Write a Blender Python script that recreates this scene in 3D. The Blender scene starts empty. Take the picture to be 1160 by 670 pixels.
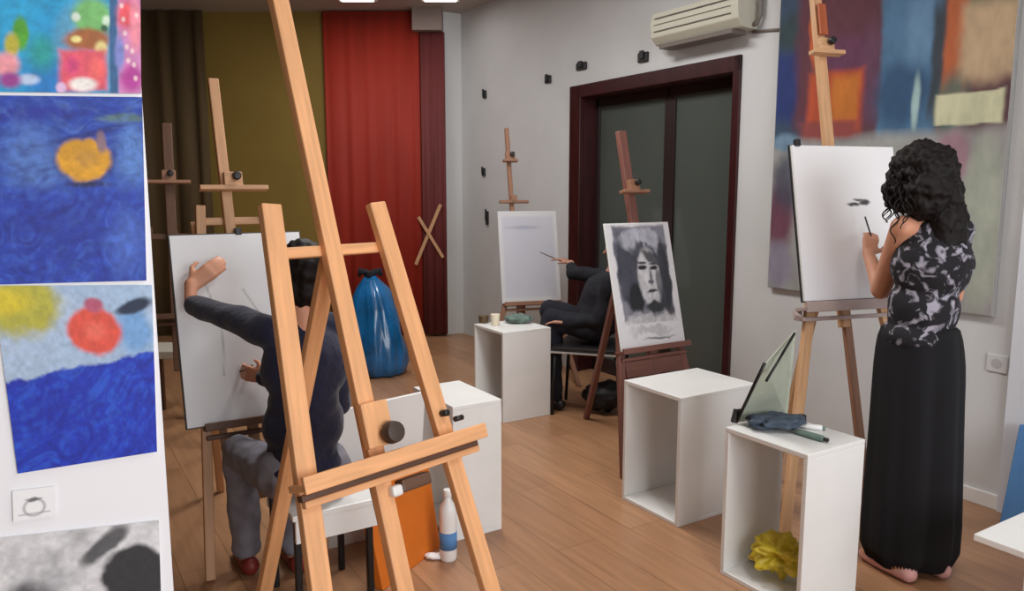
import bpy, bmesh, math, random
import numpy as np
from mathutils import Vector as V, Matrix as M
random.seed(7)
COL = bpy.context.scene.collection
# ------------------------------------------------------------------ camera geometry
PITCH = math.atan(120/870); F = 870.0; H = 1.45
def ray(x, y):
    return V((x-580, math.cos(PITCH)*F+math.sin(PITCH)*(335-y), -math.sin(PITCH)*F+math.cos(PITCH)*(335-y)))
CAM = V((0, 0, H))
def at(x, y, Y): d = ray(x, y); return CAM+d*(Y/d.y)
def zat(x, y, h=0.0): d = ray(x, y); return CAM+d*((h-H)/d.z)
def pln(x, y, p, n): d = ray(x, y); return CAM+d*((p-CAM).dot(n)/d.dot(n))
ANG = math.atan2(.528, .849)              # the room is turned against the camera
Bv = V((math.cos(ANG), math.sin(ANG), 0)); Av = V((-math.sin(ANG), math.cos(ANG), 0))
def R(b, a, z=0.0): return Bv*b+Av*a+V((0, 0, z))
Z = V((0, 0, 1))
# ------------------------------------------------------------------ materials
def c(r, g, b):
    f = lambda v: (v/255/12.92 if v/255 <= .04045 else ((v/255+.055)/1.055)**2.4)
    return (f(r), f(g), f(b), 1)
MATS = {}
def mat(name, col, rough=.5, var=.0, scale=8, metallic=0, bump=0, stretch=(1,1,1), coat=0, sheen=0, trans=0, spec=.5):
    if name in MATS: return MATS[name]
    m = bpy.data.materials.new(name); m.use_nodes = True; nt = m.node_tree; b = nt.nodes['Principled BSDF']
    b.inputs['Base Color'].default_value = col; b.inputs['Roughness'].default_value = rough; b.inputs['Metallic'].default_value = metallic
    b.inputs['Coat Weight'].default_value = coat; b.inputs['Sheen Weight'].default_value = sheen; b.inputs['Transmission Weight'].default_value = trans
    b.inputs['Specular IOR Level'].default_value = spec
    tc = nt.nodes.new('ShaderNodeTexCoord'); mp = nt.nodes.new('ShaderNodeMapping'); mp.inputs['Scale'].default_value = stretch
    nt.links.new(tc.outputs['Object'], mp.inputs['Vector'])
    n = nt.nodes.new('ShaderNodeTexNoise'); n.inputs['Scale'].default_value = scale; n.inputs['Detail'].default_value = 4
    nt.links.new(mp.outputs[0], n.inputs['Vector'])
    if var:
        cr = nt.nodes.new('ShaderNodeValToRGB'); e = cr.color_ramp.elements
        e[0].position = .3; e[1].position = .7
        e[0].color = tuple(v*(1-var) for v in col[:3])+(1,); e[1].color = tuple(min(1, v*(1+var)) for v in col[:3])+(1,)
        nt.links.new(n.outputs['Fac'], cr.inputs[0]); nt.links.new(cr.outputs[0], b.inputs['Base Color'])
    if bump:
        bp = nt.nodes.new('ShaderNodeBump'); bp.inputs['Strength'].default_value = bump; bp.inputs['Distance'].default_value = .01
        nt.links.new(n.outputs['Fac'], bp.inputs['Height']); nt.links.new(bp.outputs[0], b.inputs['Normal'])
    MATS[name] = m; return m
GRAIN = set()
def wood(name, col, var=.13, rough=.5):
    if name in MATS: return MATS[name]
    m = mat(name, col, rough, var, 9, stretch=(7, 7, .55), bump=.05); nt = m.node_tree; GRAIN.add(m.name)
    a = nt.nodes.new('ShaderNodeAttribute'); a.attribute_name = 'grain'; mp = [n for n in nt.nodes if n.type == 'MAPPING'][0]
    nt.links.new(a.outputs['Vector'], mp.inputs['Vector']); return m
white_wall = mat('wall_paint', c(206, 207, 208), .7, .03, 3)
ceil_paint = mat('ceiling_paint', c(176, 168, 160), .8, .05, 3)
olive = mat('olive_paint', c(128, 104, 40), .7, .06, 2)
pine = wood('pine', c(232, 172, 120)); pine_mid = wood('pine_mid', c(196, 150, 110)); pine_dark = wood('pine_dark', c(150, 108, 84))
brownwood = wood('brown_wood', c(96, 66, 48)); redwood = wood('reddish_wood', c(120, 78, 68))
paleoak = wood('pale_oak', c(205, 160, 118))
doorwood = mat('door_wood', c(56, 20, 22), .32, .3, 6, stretch=(4, 4, .5))
white_lam = mat('white_laminate', c(232, 232, 230), .35, .03, 5)
paper = mat('paper', c(240, 240, 243), .8)
black = mat('black_plastic', c(28, 26, 28), .45); blackm = mat('black_metal', c(40, 38, 38), .35, metallic=.6)
navy = mat('navy_knit', c(17, 21, 50), .9, .25, 60, bump=.3, sheen=.2)
greycloth = mat('grey_cloth', c(132, 130, 140), .9, .15, 20, bump=.3)
blackcloth = mat('black_cloth', c(9, 9, 15), .95, .2, 12, bump=.2)
darkcloth = mat('charcoal_cloth', c(22, 23, 32), .9, .3, 14, bump=.3)
skin = mat('skin', c(208, 148, 118), .5, .06, 10); skin.node_tree.nodes['Principled BSDF'].inputs['Subsurface Weight'].default_value = .08
skin.node_tree.nodes['Principled BSDF'].inputs['Subsurface Radius'].default_value = (.02, .008, .004)
hairm = mat('dark_hair', c(17, 10, 9), .62, .3, 40, spec=.25)
acm = mat('ac_plastic', c(200, 198, 182), .45); acd = mat('ac_slot', c(110, 100, 94), .5)
pinkgrey = mat('greyish_tray_wood', c(176, 158, 154), .55, .12, 12)
redc = mat('red_curtain', c(150, 36, 18), .75, .12, 3, stretch=(3, 3, .3)); maroon = mat('maroon_curtain', c(104, 42, 42), .75, .12, 3, stretch=(3, 3, .3))
browncurt = mat('brown_curtain', c(84, 66, 38), .8, .2, 3, stretch=(3, 3, .3))
bluebag = mat('blue_plastic', c(14, 92, 146), .3, .5, 5, coat=.5)
orangem = mat('orange_board', c(214, 112, 24), .6, .1, 5)
yellowm = mat('yellow_plastic', c(214, 192, 50), .4, .2, 14, bump=.3)
greenrag = mat('grey_green_cloth', c(104, 124, 116), .9, .4, 16, bump=.4); slaterag = mat('slate_cloth', c(70, 82, 96), .9, .4, 30, bump=.4)
palegreen = mat('pale_green_board', c(168, 174, 158), .6, .1, 10)
bluem = mat('blue_canvas', c(84, 134, 190), .7, .12, 4)
cream = mat('cream_ceramic', c(232, 220, 196), .4); brownm = mat('brown_glass', c(90, 70, 42), .3)
redshoe = mat('red_shoe', c(130, 44, 34), .5); pinkshoe = mat('pink_shoe', c(214, 160, 156), .5); greenpl = mat('dark_leaf', c(60, 64, 40), .6, .4, 20)
glassm = mat('frosted_glass', c(80, 86, 82), .3, .04, 2, coat=.3)
def emis(name, col, s):
    m = bpy.data.materials.new(name); m.use_nodes = True; b = m.node_tree.nodes['Principled BSDF']
    b.inputs['Emission Color'].default_value = col; b.inputs['Emission Strength'].default_value = s; return m
lampm = emis('lamp_diffuser', (1, .97, .92, 1), 6)
def vcol_mat(name='painted_sheet', rough=.6):
    m = bpy.data.materials.new(name); m.use_nodes = True; nt = m.node_tree; b = nt.nodes['Principled BSDF']
    a = nt.nodes.new('ShaderNodeVertexColor'); a.layer_name = 'Col'; nt.links.new(a.outputs[0], b.inputs['Base Color'])
    b.inputs['Roughness'].default_value = rough; return m
vpaint = vcol_mat(); vpaint_mat = vcol_mat('painted_canvas', .75)
def floor_mat():
    m = bpy.data.materials.new('laminate_floor'); m.use_nodes = True; nt = m.node_tree; b = nt.nodes['Principled BSDF']; L = nt.links.new
    tc = nt.nodes.new('ShaderNodeTexCoord'); mp = nt.nodes.new('ShaderNodeMapping'); mp.inputs['Rotation'].default_value = (0, 0, math.radians(90))
    L(tc.outputs['Object'], mp.inputs[0])
    br = nt.nodes.new('ShaderNodeTexBrick'); br.inputs['Scale'].default_value = 1; br.inputs['Brick Width'].default_value = 1.2; br.inputs['Row Height'].default_value = .19
    br.inputs['Mortar Size'].default_value = .0015; br.inputs['Color1'].default_value = c(176, 132, 98); br.inputs['Color2'].default_value = c(160, 118, 86); br.inputs['Mortar'].default_value = c(118, 84, 58)
    L(mp.outputs[0], br.inputs[0])
    mp2 = nt.nodes.new('ShaderNodeMapping'); mp2.inputs['Scale'].default_value = (14, 1, 1); L(tc.outputs['Object'], mp2.inputs[0])
    n = nt.nodes.new('ShaderNodeTexNoise'); n.inputs['Scale'].default_value = 2.5; n.inputs['Detail'].default_value = 6; L(mp2.outputs[0], n.inputs[0])
    mx = nt.nodes.new('ShaderNodeMix'); mx.data_type = 'RGBA'; mx.blend_type = 'OVERLAY'; mx.inputs[0].default_value = .35
    L(br.outputs[0], mx.inputs[6]); L(n.outputs['Fac'], mx.inputs[7]); L(mx.outputs[2], b.inputs['Base Color'])
    b.inputs['Roughness'].default_value = .32; return m
def floral():
    m = bpy.data.materials.new('floral_cloth'); m.use_nodes = True; nt = m.node_tree; b = nt.nodes['Principled BSDF']; L = nt.links.new
    tc = nt.nodes.new('ShaderNodeTexCoord'); n = nt.nodes.new('ShaderNodeTexNoise'); n.inputs['Scale'].default_value = 20; n.inputs['Detail'].default_value = 3; n.inputs['Distortion'].default_value = 1.2
    L(tc.outputs['Object'], n.inputs[0]); cr = nt.nodes.new('ShaderNodeValToRGB'); e = cr.color_ramp.elements
    e[0].position = .53; e[0].color = c(16, 14, 22); e[1].position = .64; e[1].color = c(158, 154, 168)
    L(n.outputs['Fac'], cr.inputs[0]); L(cr.outputs[0], b.inputs['Base Color']); b.inputs['Roughness'].default_value = .85; return m
floralm = floral()
# ------------------------------------------------------------------ object helpers
MW = {}
def tag(o, label=None, cat=None, group=None, kind=None):
    if label: o['label'] = label
    if cat: o['category'] = cat
    if group: o['group'] = group
    if kind: o['kind'] = kind
    return o
def thing(name, label, cat, loc, rz=0, group=None):
    o = bpy.data.objects.new(name, None); COL.objects.link(o); o.empty_display_size = .1
    o.location = loc; o.rotation_euler = (0, 0, rz); MW[o] = M.Translation(loc) @ M.Rotation(rz, 4, 'Z')
    return tag(o, label, cat, group)
def link(name, me, m, parent=None, loc=None, rz=0, local=False):
    """me holds world coordinates; they are moved into the frame of the thing"""
    o = bpy.data.objects.new(name, me); COL.objects.link(o)
    if m is not None:
        me.materials.clear(); me.materials.append(m)
    if parent is not None:
        o.parent = parent; MW[o] = MW[parent]
        if not local: me.transform(MW[parent].inverted())
    else:
        loc = V(loc) if loc is not None else V((0, 0, 0)); o.location = loc; o.rotation_euler = (0, 0, rz)
        MW[o] = M.Translation(loc) @ M.Rotation(rz, 4, 'Z'); me.transform(MW[o].inverted())
    me.update(); return o
def frame(d, up=Z):
    d = d.normalized(); x = d.cross(up)
    if x.length < 1e-4: x = d.cross(V((0, 1, 0)))
    x.normalize(); return x, d, x.cross(d).normalized()
class MB:
    def __init__(s): s.bm = bmesh.new(); s.g = {}
    def hexa(s, P):
        v = [s.bm.verts.new(p) for p in P]
        for f in ((0,1,2,3),(7,6,5,4),(0,4,5,1),(1,5,6,2),(2,6,7,3),(3,7,4,0)): s.bm.faces.new([v[i] for i in f])
        return s
    def box(s, o, x, y, z):          # corner o, edge vectors
        return s.hexa([o, o+y, o+x+y, o+x, o+z, o+y+z, o+x+y+z, o+x+z])
    def cbox(s, ce, x, y, z, sx, sy, sz):   # centre, unit axes, sizes
        L = sorted(((sx, x), (sy, y), (sz, z)), key=lambda q: q[0]); n0 = len(s.bm.verts); x = x*sx; y = y*sy; z = z*sz
        s.box(ce-x/2-y/2-z/2, x, y, z); s.bm.verts.ensure_lookup_table()
        for i in range(n0, n0+8): k = s.bm.verts[i].co-ce; s.g[i] = V((k.dot(L[0][1])+ce.x*5, k.dot(L[1][1])+ce.z*7, k.dot(L[2][1])))
        return s
    def bar(s, p, q, w, d, side=None):      # w along side, d perpendicular
        ax = (q-p); u = ax.normalized(); x = side-u*side.dot(u) if side is not None else frame(ax)[0]
        x = x.normalized(); y = u.cross(x); n0 = len(s.bm.verts); s.box(p-x*w/2-y*d/2, x*w, y*d, ax); s.bm.verts.ensure_lookup_table()
        off = V((p.x*7.3, p.y*5.1, p.z)); 
        for i in range(n0, n0+8): k = s.bm.verts[i].co-p; s.g[i] = V((k.dot(x), k.dot(y), k.dot(u)))+off
        return s
    def rbox(s, b0, b1, a0, a1, z0, z1):    # aligned with the room
        return s.box(R(b0, a0, z0), Bv*(b1-b0), Av*(a1-a0), Z*(z1-z0))
    def cyl(s, p, q, r0, r1=None, n=16, cap=True):
        r1 = r0 if r1 is None else r1; x, d, y = frame(q-p)
        A = [s.bm.verts.new(p+(x*math.cos(2*math.pi*i/n)+y*math.sin(2*math.pi*i/n))*r0) for i in range(n)]
        Bb = [s.bm.verts.new(q+(x*math.cos(2*math.pi*i/n)+y*math.sin(2*math.pi*i/n))*r1) for i in range(n)]
        for i in range(n): s.bm.faces.new((A[i], A[(i+1)%n], Bb[(i+1)%n], Bb[i]))
        if cap: s.bm.faces.new(A[::-1]); s.bm.faces.new(Bb)
        return s
    def loft(s, rings, cap=True):
        vs = [[s.bm.verts.new(p) for p in r] for r in rings]; n = len(rings[0])
        for a, b in zip(vs, vs[1:]):
            for i in range(n): s.bm.faces.new((a[i], a[(i+1)%n], b[(i+1)%n], b[i]))
        if cap: s.bm.faces.new(vs[0][::-1]); s.bm.faces.new(vs[-1])
        return s
    def tube(s, pts, r, n=8):
        rs = r if isinstance(r, (list, tuple)) else [r]*len(pts); rings = []; up = Z
        for i, p in enumerate(pts):
            d = (pts[min(i+1, len(pts)-1)]-pts[max(i-1, 0)]); x, dd, y = frame(d, V((.3, .2, 1)))
            rings.append([p+(x*math.cos(2*math.pi*k/n)+y*math.sin(2*math.pi*k/n))*rs[i] for k in range(n)])
        return s.loft(rings)
    def ball(s, ce, r, sx=1, sy=1, sz=1, n=12):
        g = bmesh.ops.create_icosphere(s.bm, subdivisions=3, radius=1)
        for v in g['verts']: v.co = V((v.co.x*sx*r, v.co.y*sy*r, v.co.z*sz*r))+ce
        return s
    def build(s, name, m, parent=None, bevel=0, smooth=False, loc=None, rz=0):
        bmesh.ops.recalc_face_normals(s.bm, faces=s.bm.faces)
        me = bpy.data.meshes.new(name)
        if smooth:
            for f in s.bm.faces: f.smooth = True
        s.bm.to_mesh(me); s.bm.free()
        if m is not None and m.name in GRAIN:
            ga = me.attributes.new('grain', 'FLOAT_VECTOR', 'POINT')
            for i, v in enumerate(me.vertices): ga.data[i].vector = s.g.get(i, v.co)
        o = link(name, me, m, parent, loc, rz)
        if bevel:
            b = o.modifiers.new('bevel', 'BEVEL'); b.width = bevel; b.segments = 2; b.limit_method = 'ANGLE'; b.angle_limit = .6
        return o
def organic(name, parts, voxel, m, parent, smooth=3, disp=None, loc=None):
    """tapered capsules and ellipsoids fused into one continuous surface"""
    b = bmesh.new()
    for q in parts:
        if len(q) == 4 and not isinstance(q[2], (int, float)):
            p, r0, p1, r1 = q; n = max(2, int((p1-p).length/(min(r0, r1)*.5))+1)
            for i in range(n+1):
                t = i/n; g = bmesh.ops.create_icosphere(b, subdivisions=2, radius=(r0*(1-t)+r1*t))
                bmesh.ops.translate(b, verts=g['verts'], vec=p.lerp(p1, t))
        else:
            ce, rad, ax = q; x, y, zz = ax; g = bmesh.ops.create_icosphere(b, subdivisions=3, radius=1)
            for v in g['verts']: v.co = ce+x*v.co.x*rad[0]+y*v.co.y*rad[1]+zz*v.co.z*rad[2]
    me = bpy.data.meshes.new(name); b.to_mesh(me); b.free()
    t = bpy.data.objects.new('tmp', me); COL.objects.link(t)
    r = t.modifiers.new('r', 'REMESH'); r.mode = 'VOXEL'; r.voxel_size = voxel; r.use_smooth_shade = True
    sm = t.modifiers.new('s', 'SMOOTH'); sm.factor = .5; sm.iterations = smooth
    dg = bpy.context.evaluated_depsgraph_get(); dg.update(); e = t.evaluated_get(dg)
    out = bpy.data.meshes.new_from_object(e); bpy.data.objects.remove(t); bpy.data.meshes.remove(me)
    if disp:
        for v in out.vertices: v.co = disp(v.co)
    for p in out.polygons: p.use_smooth = True
    return link(name, out, m, parent, loc)
# ------------------------------------------------------------------ painted sheets (patterns of the artworks)
def vnoise(u, v, s, seed):
    rs = np.random.RandomState(seed); g = rs.rand(66, 66); x = (u*s) % 64; y = (v*s) % 64
    xi = x.astype(int); yi = y.astype(int); fx = x-xi; fy = y-yi; fx = fx*fx*(3-2*fx); fy = fy*fy*(3-2*fy)
    return (g[yi, xi]*(1-fx)*(1-fy)+g[yi, xi+1]*fx*(1-fy)+g[yi+1, xi]*(1-fx)*fy+g[yi+1, xi+1]*fx*fy)
def fbm(u, v, s, seed): return .55*vnoise(u, v, s, seed)+.3*vnoise(u, v, s*2.1, seed+1)+.15*vnoise(u, v, s*4.3, seed+2)
def blob(u, v, cx, cy, rx, ry, e=.25, wob=.0, seed=3, rect=False, rot=0):
    nu, nv = (u, v) if np.abs(u).max() < 3 else ((u+100)/250, (v+120)/250)
    du = u-cx+(fbm(nu, nv, 12, seed)-.5)*wob; dv = v-cy+(fbm(nu, nv, 12, seed+5)-.5)*wob
    if rot: du, dv = du*math.cos(rot)+dv*math.sin(rot), -du*math.sin(rot)+dv*math.cos(rot)
    d = np.maximum(abs(du/rx), abs(dv/ry)) if rect else np.sqrt((du/rx)**2+(dv/ry)**2)
    t = np.clip((1+e-d)/(2*e), 0, 1); return t*t*(3-2*t)
def mixc(C, m, col, a=1.0):
    col = np.array(c(*col)[:3]); return C*(1-m[..., None]*a)+col*(m[..., None]*a)
def strokes(C, u, v, s, seed, amt, sx=1, sy=1):
    n = fbm(u*sx, v*sy, s, seed); return C*(1+(n[..., None]-.5)*2*amt)
def brush(u, v, s, seed, ang=.6, k=3):
    """curved brush marks: noise drawn out along a slowly turning direction"""
    a = ang+1.5*(fbm(u, v, 2.2, seed+50)-.5); x = u*np.cos(a)+v*np.sin(a)+3; y = -u*np.sin(a)+v*np.cos(a)+3
    return .6*fbm(x, y*k, s, seed)+.4*fbm(u, v, s*2.6, seed+9)
def sheet(name, tl, U, Vd, res, fn, parent=None, thick=.004, m=None, edge=(235, 235, 235)):
    lu, lv = U.length, Vd.length; nx = max(2, int(res*lu/max(lu, lv))); ny = max(2, int(res*lv/max(lu, lv)))
    uu, vv = np.meshgrid(np.linspace(0, 1, nx+1), np.linspace(0, 1, ny+1)); Cc = np.clip(fn(uu, vv), 0, 1)
    N = U.cross(Vd).normalized()           # points away from the viewer
    b = bmesh.new(); vs = [[b.verts.new(tl+U*(i/nx)+Vd*(j/ny)) for i in range(nx+1)] for j in range(ny+1)]
    for j in range(ny):
        for i in range(nx): b.faces.new((vs[j][i], vs[j+1][i], vs[j+1][i+1], vs[j][i+1]))
    cols = [tuple(Cc[j, i]) for j in range(ny+1) for i in range(nx+1)]; ec = c(*edge)[:3]
    e = .0006
    F1 = [tl+N*e, tl+Vd+N*e, tl+U+Vd+N*e, tl+U+N*e]; mm = MB(); mm.bm.free(); mm.bm = b
    mm.hexa(F1+[p+N*thick for p in F1]); cols += [ec]*8
    me = bpy.data.meshes.new(name); b.to_mesh(me); b.free()
    at_ = me.color_attributes.new('Col', 'FLOAT_COLOR', 'POINT')
    for i, k in enumerate(cols): at_.data[i].color = (float(k[0]), float(k[1]), float(k[2]), 1)
    return link(name, me, m or vpaint, parent, loc=None if parent else tl+Vd)
# ================================================================== SETTING
WB = 3.649; CH = 3.13
def struct(name, mb, m, bevel=0):
    o = mb.build(name, m, None, bevel, loc=(0, 0, 0), rz=ANG); o['kind'] = 'structure'; return o
struct('floor', MB().rbox(-2.8, 4.2, -2.6, 11, -.1, 0), floor_mat())
struct('ceiling', MB().rbox(-2.8, 4.2, -2.6, 11, CH, CH+.1), ceil_paint)
DA0, DA1, DZ = 3.29, 4.98, 2.235       # door opening
w = MB()
w.rbox(WB, WB+.3, -2.6, DA0, 0, CH).rbox(WB, WB+.3, DA1, 6.80, 0, CH).rbox(WB, WB+.3, DA0, DA1, DZ, CH)
struct('wall_right', w, white_wall)
# pilaster at the far end of the right wall, sticking out into the room
struct('trim_1', MB().rbox(WB-.20, WB+.3, 6.80, 7.4, 0, CH), mat('pilaster_paint', c(214, 216, 216), .7), .004)
o = MB().box(V((-8.2, 7.62, 0)), V((7.545, 0, 0)), V((0, .2, 0)), V((0, 0, CH))).build('wall_back', olive, loc=(0, 7.62, 0)); o['kind'] = 'structure'
o = MB().box(V((-.93, 7.42, 2.925)), V((.275, 0, 0)), V((0, .195, 0)), V((0, 0, CH-2.925))).build('trim_2', mat('grey_beam', c(140, 124, 118), .7), loc=(-1, 7.42, 2.925)); o['kind'] = 'structure'
struct('wall_left', MB().rbox(-2.8, -2.6, -2.6, 11, 0, CH), mat('left_wall_paint', c(110, 92, 60), .8, .1, 3))
# wall behind the camera, with the window that lights the room
w = MB(); w.rbox(-2.8, WB+.3, -2.75, -2.6, 0, .7).rbox(-2.8, WB+.3, -2.75, -2.6, 2.75, CH).rbox(-2.8, -.2, -2.75, -2.6, .7, 2.75).rbox(2.9, WB+.3, -2.75, -2.6, .7, 2.75)
struct('wall_front', w, white_wall)
w = MB()
for b in (-.2, .8, 1.82, 2.84): w.rbox(b, b+.06, -2.72, -2.64, .7, 2.75)
for zz in (.7, 2.69): w.rbox(-.2, 2.9, -2.72, -2.64, zz, zz+.06)
struct('window_1', w, white_lam)
w = MB(); w.rbox(WB-.015, WB, -2.6, DA0-.13, 0, .07); struct('baseboard_right', w, white_lam, .003)
# door: dark frame with a deep reveal and two frosted leaves
w = MB(); t = .085; dr = .17
w.rbox(WB-.02, WB+.02, DA0-.015, DA0+.04, 0, DZ+.005).rbox(WB-.02, WB+.02, DA1-.13, DA1+.005, 0, DZ+.005).rbox(WB-.02, WB+.02, DA0-.015, DA1+.005, DZ-.085, DZ+.01)
w.rbox(WB+.02, WB+dr+.05, DA0, DA0+.03, 0, DZ).rbox(WB+.02, WB+dr+.05, DA1-.12, DA1, 0, DZ).rbox(WB+.02, WB+dr+.05, DA0, DA1, DZ-.09, DZ)
dfr = struct('door_1', w, doorwood, .004)
def dleaf(a0, a1):
    w = MB(); s_ = .05
    w.rbox(WB+dr-.03, WB+dr+.01, a0, a0+s_, 0, DZ-.09).rbox(WB+dr-.03, WB+dr+.01, a1-s_, a1, 0, DZ-.09).rbox(WB+dr-.03, WB+dr+.01, a0, a1, DZ-.15, DZ-.09).rbox(WB+dr-.03, WB+dr+.01, a0, a1, 0, .12)
    f = w.build('door_leaf', mat('leaf_frame', c(44, 30, 30), .4), dfr, .003)
    MB().rbox(WB+dr-.012, WB+dr, a0+s_, a1-s_, .12, DZ-.15).build('glass_pane', glassm, f)
dleaf(DA0+.03, 4.03); dleaf(4.03, DA1-.12)
MB().rbox(WB+dr-.045, WB+dr-.03, 4.05, 4.07, .95, 1.10).build('door_handle', blackm, dfr, .003)
# partition wall at the left edge that carries the children's paintings
PP = at(178, 512, 1.2); PN = -Av
pe = pln(182, 440, PP, PN); pe.z = 0
o = MB().box(pe+V((0, 0, 0)), -Bv*1.6, Av*.10, Z*CH).build('wall_partition', mat('partition_paint', c(238, 238, 242), .6), loc=pe); o['kind'] = 'structure'
# ================================================================== ARTWORKS ON THE PARTITION
def psheet(name, label, q, fn, res=230, off=.004):
    """q: the four corners (top left, top right, bottom left, bottom right) as the sheet hangs, slightly askew, on the partition"""
    p = PP-Av*off; tl, tr, bl, br = [pln(x, y, p, PN) for x, y in q]
    nx = res; ny = int(res*.85); uu, vv = np.meshgrid(np.linspace(0, 1, nx+1), np.linspace(0, 1, ny+1)); Cc = np.clip(fn(uu, vv), 0, 1)
    b = bmesh.new(); P = lambda i, j: (tl.lerp(tr, i/nx)).lerp(bl.lerp(br, i/nx), j/ny)
    vs = [[b.verts.new(P(i, j)) for i in range(nx+1)] for j in range(ny+1)]
    for j in range(ny):
        for i in range(nx): b.faces.new((vs[j][i], vs[j+1][i], vs[j+1][i+1], vs[j][i+1]))
    cols = [tuple(Cc[j, i]) for j in range(ny+1) for i in range(nx+1)]; F1 = [k+Av*.0004 for k in (tl, bl, br, tr)]
    mm = MB(); mm.bm.free(); mm.bm = b; mm.hexa(F1+[k+Av*.0012 for k in F1]); cols += [c(236, 236, 236)[:3]]*8
    me = bpy.data.meshes.new(name); b.to_mesh(me); b.free(); ca = me.color_attributes.new('Col', 'FLOAT_COLOR', 'POINT')
    ca.data.foreach_set('color', np.array([(k[0], k[1], k[2], 1.) for k in cols], dtype=np.float32).ravel())
    o = link(name, me, vpaint, None, loc=bl); tag(o, label, 'painting', 'artworks hanging on the partition'); return o
def base(u, col): return np.ones(u.shape+(3,))*np.array(c(*col)[:3])
def art_top(u, v):            # u from x=-90..160 px, v from -110..107 px
    X = -90+u*250; Y = -110+v*217
    C = base(u, (20, 150, 205)); C = mixc(C, fbm(u, v, 9, 1), (40, 175, 225)); C = mixc(C, blob(X, Y, 45, 85, 25, 50, .6), (20, 110, 200), .7)
    C = mixc(C, blob(X, Y, 40, 60, 16, 20, .7), (30, 170, 130), .7)
    C = mixc(C, blob(X, Y, 96, 45, 42, 50, .2), (110, 170, 200), .6)
    C = mixc(C, blob(X, Y, 100, 18, 24, 22, .3, 6), (120, 190, 110)); C = mixc(C, blob(X, Y, 80, 18, 5, 5, .5), (225, 240, 225)); C = mixc(C, blob(X, Y, 117, 22, 5, 6, .5), (215, 240, 215))
    C = mixc(C, blob(X, Y, 114, 31, 4, 4, .4), (40, 100, 70))
    C = mixc(C, blob(X, Y, 94, 44, 28, 13, .3, 6), (170, 100, 50)); C = mixc(C, blob(X, Y, 80, 44, 6, 4, .5), (250, 235, 150)); C = mixc(C, blob(X, Y, 110, 54, 7, 8, .5), (245, 225, 150))
    C = mixc(C, blob(X, Y, 89, 80, 28, 24, .2, 6, rect=True), (235, 90, 110)); C = mixc(C, blob(X, Y, 105, 78, 10, 14, .6), (255, 110, 110)); C = mixc(C, blob(X, Y, 75, 75, 8, 10, .6), (225, 70, 130))
    C = mixc(C, blob(X, Y, 88, 97, 16, 8, .4), (255, 250, 245)); C = mixc(C, blob(X, Y, 62, 101, 6, 6, .4), (235, 200, 240))
    C = mixc(C, blob(X, Y, 16, 38, 9, 20, .3, 4), (80, 165, 40)); C = mixc(C, blob(X, Y, 6, 52, 8, 14, .4), (200, 190, 60)); C = mixc(C, blob(X, Y, 0, 75, 14, 14, .4), (245, 160, 170)); C = mixc(C, blob(X, Y, 24, 92, 12, 6, .5), (190, 210, 240)); C = mixc(C, blob(X, Y, 4, 93, 12, 9, .5), (160, 60, 150))
    C = mixc(C, blob(X, Y, 126, 50, 5, 80, .3, 3, rect=True), (50, 100, 150)); C = mixc(C, blob(X, Y, 150, 50, 18, 110, .12, 4, rect=True), (215, 140, 195))
    C = mixc(C, blob(X, Y, 143, 14, 12, 16, .5, 8), (245, 90, 100)); C = mixc(C, blob(X, Y, 155, 25, 8, 30, .5, 8), (250, 150, 170)); C = mixc(C, blob(X, Y, 148, 90, 14, 16, .5, 8), (190, 60, 160)); C = mixc(C, blob(X, Y, 133, 60, 6, 20, .5), (130, 140, 210))
    for k in range(9): C = mixc(C, blob(X, Y, 136+(k*37) % 24, 4+(k*53) % 90, 2.5, 3, .5), (255, 225, 225), .8)
    C = mixc(C, blob(X, Y, -60, 20, 30, 60, .5, 10), (30, 100, 190), .7)
    return strokes(C*.9, u, v, 30, 4, .25)
psheet('aquarium_painting', 'bright turquoise painting with a pink and green figure, topmost on the partition', ((-90, -112), (158, -106), (-90, 103), (160, 106)), art_top)
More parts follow.
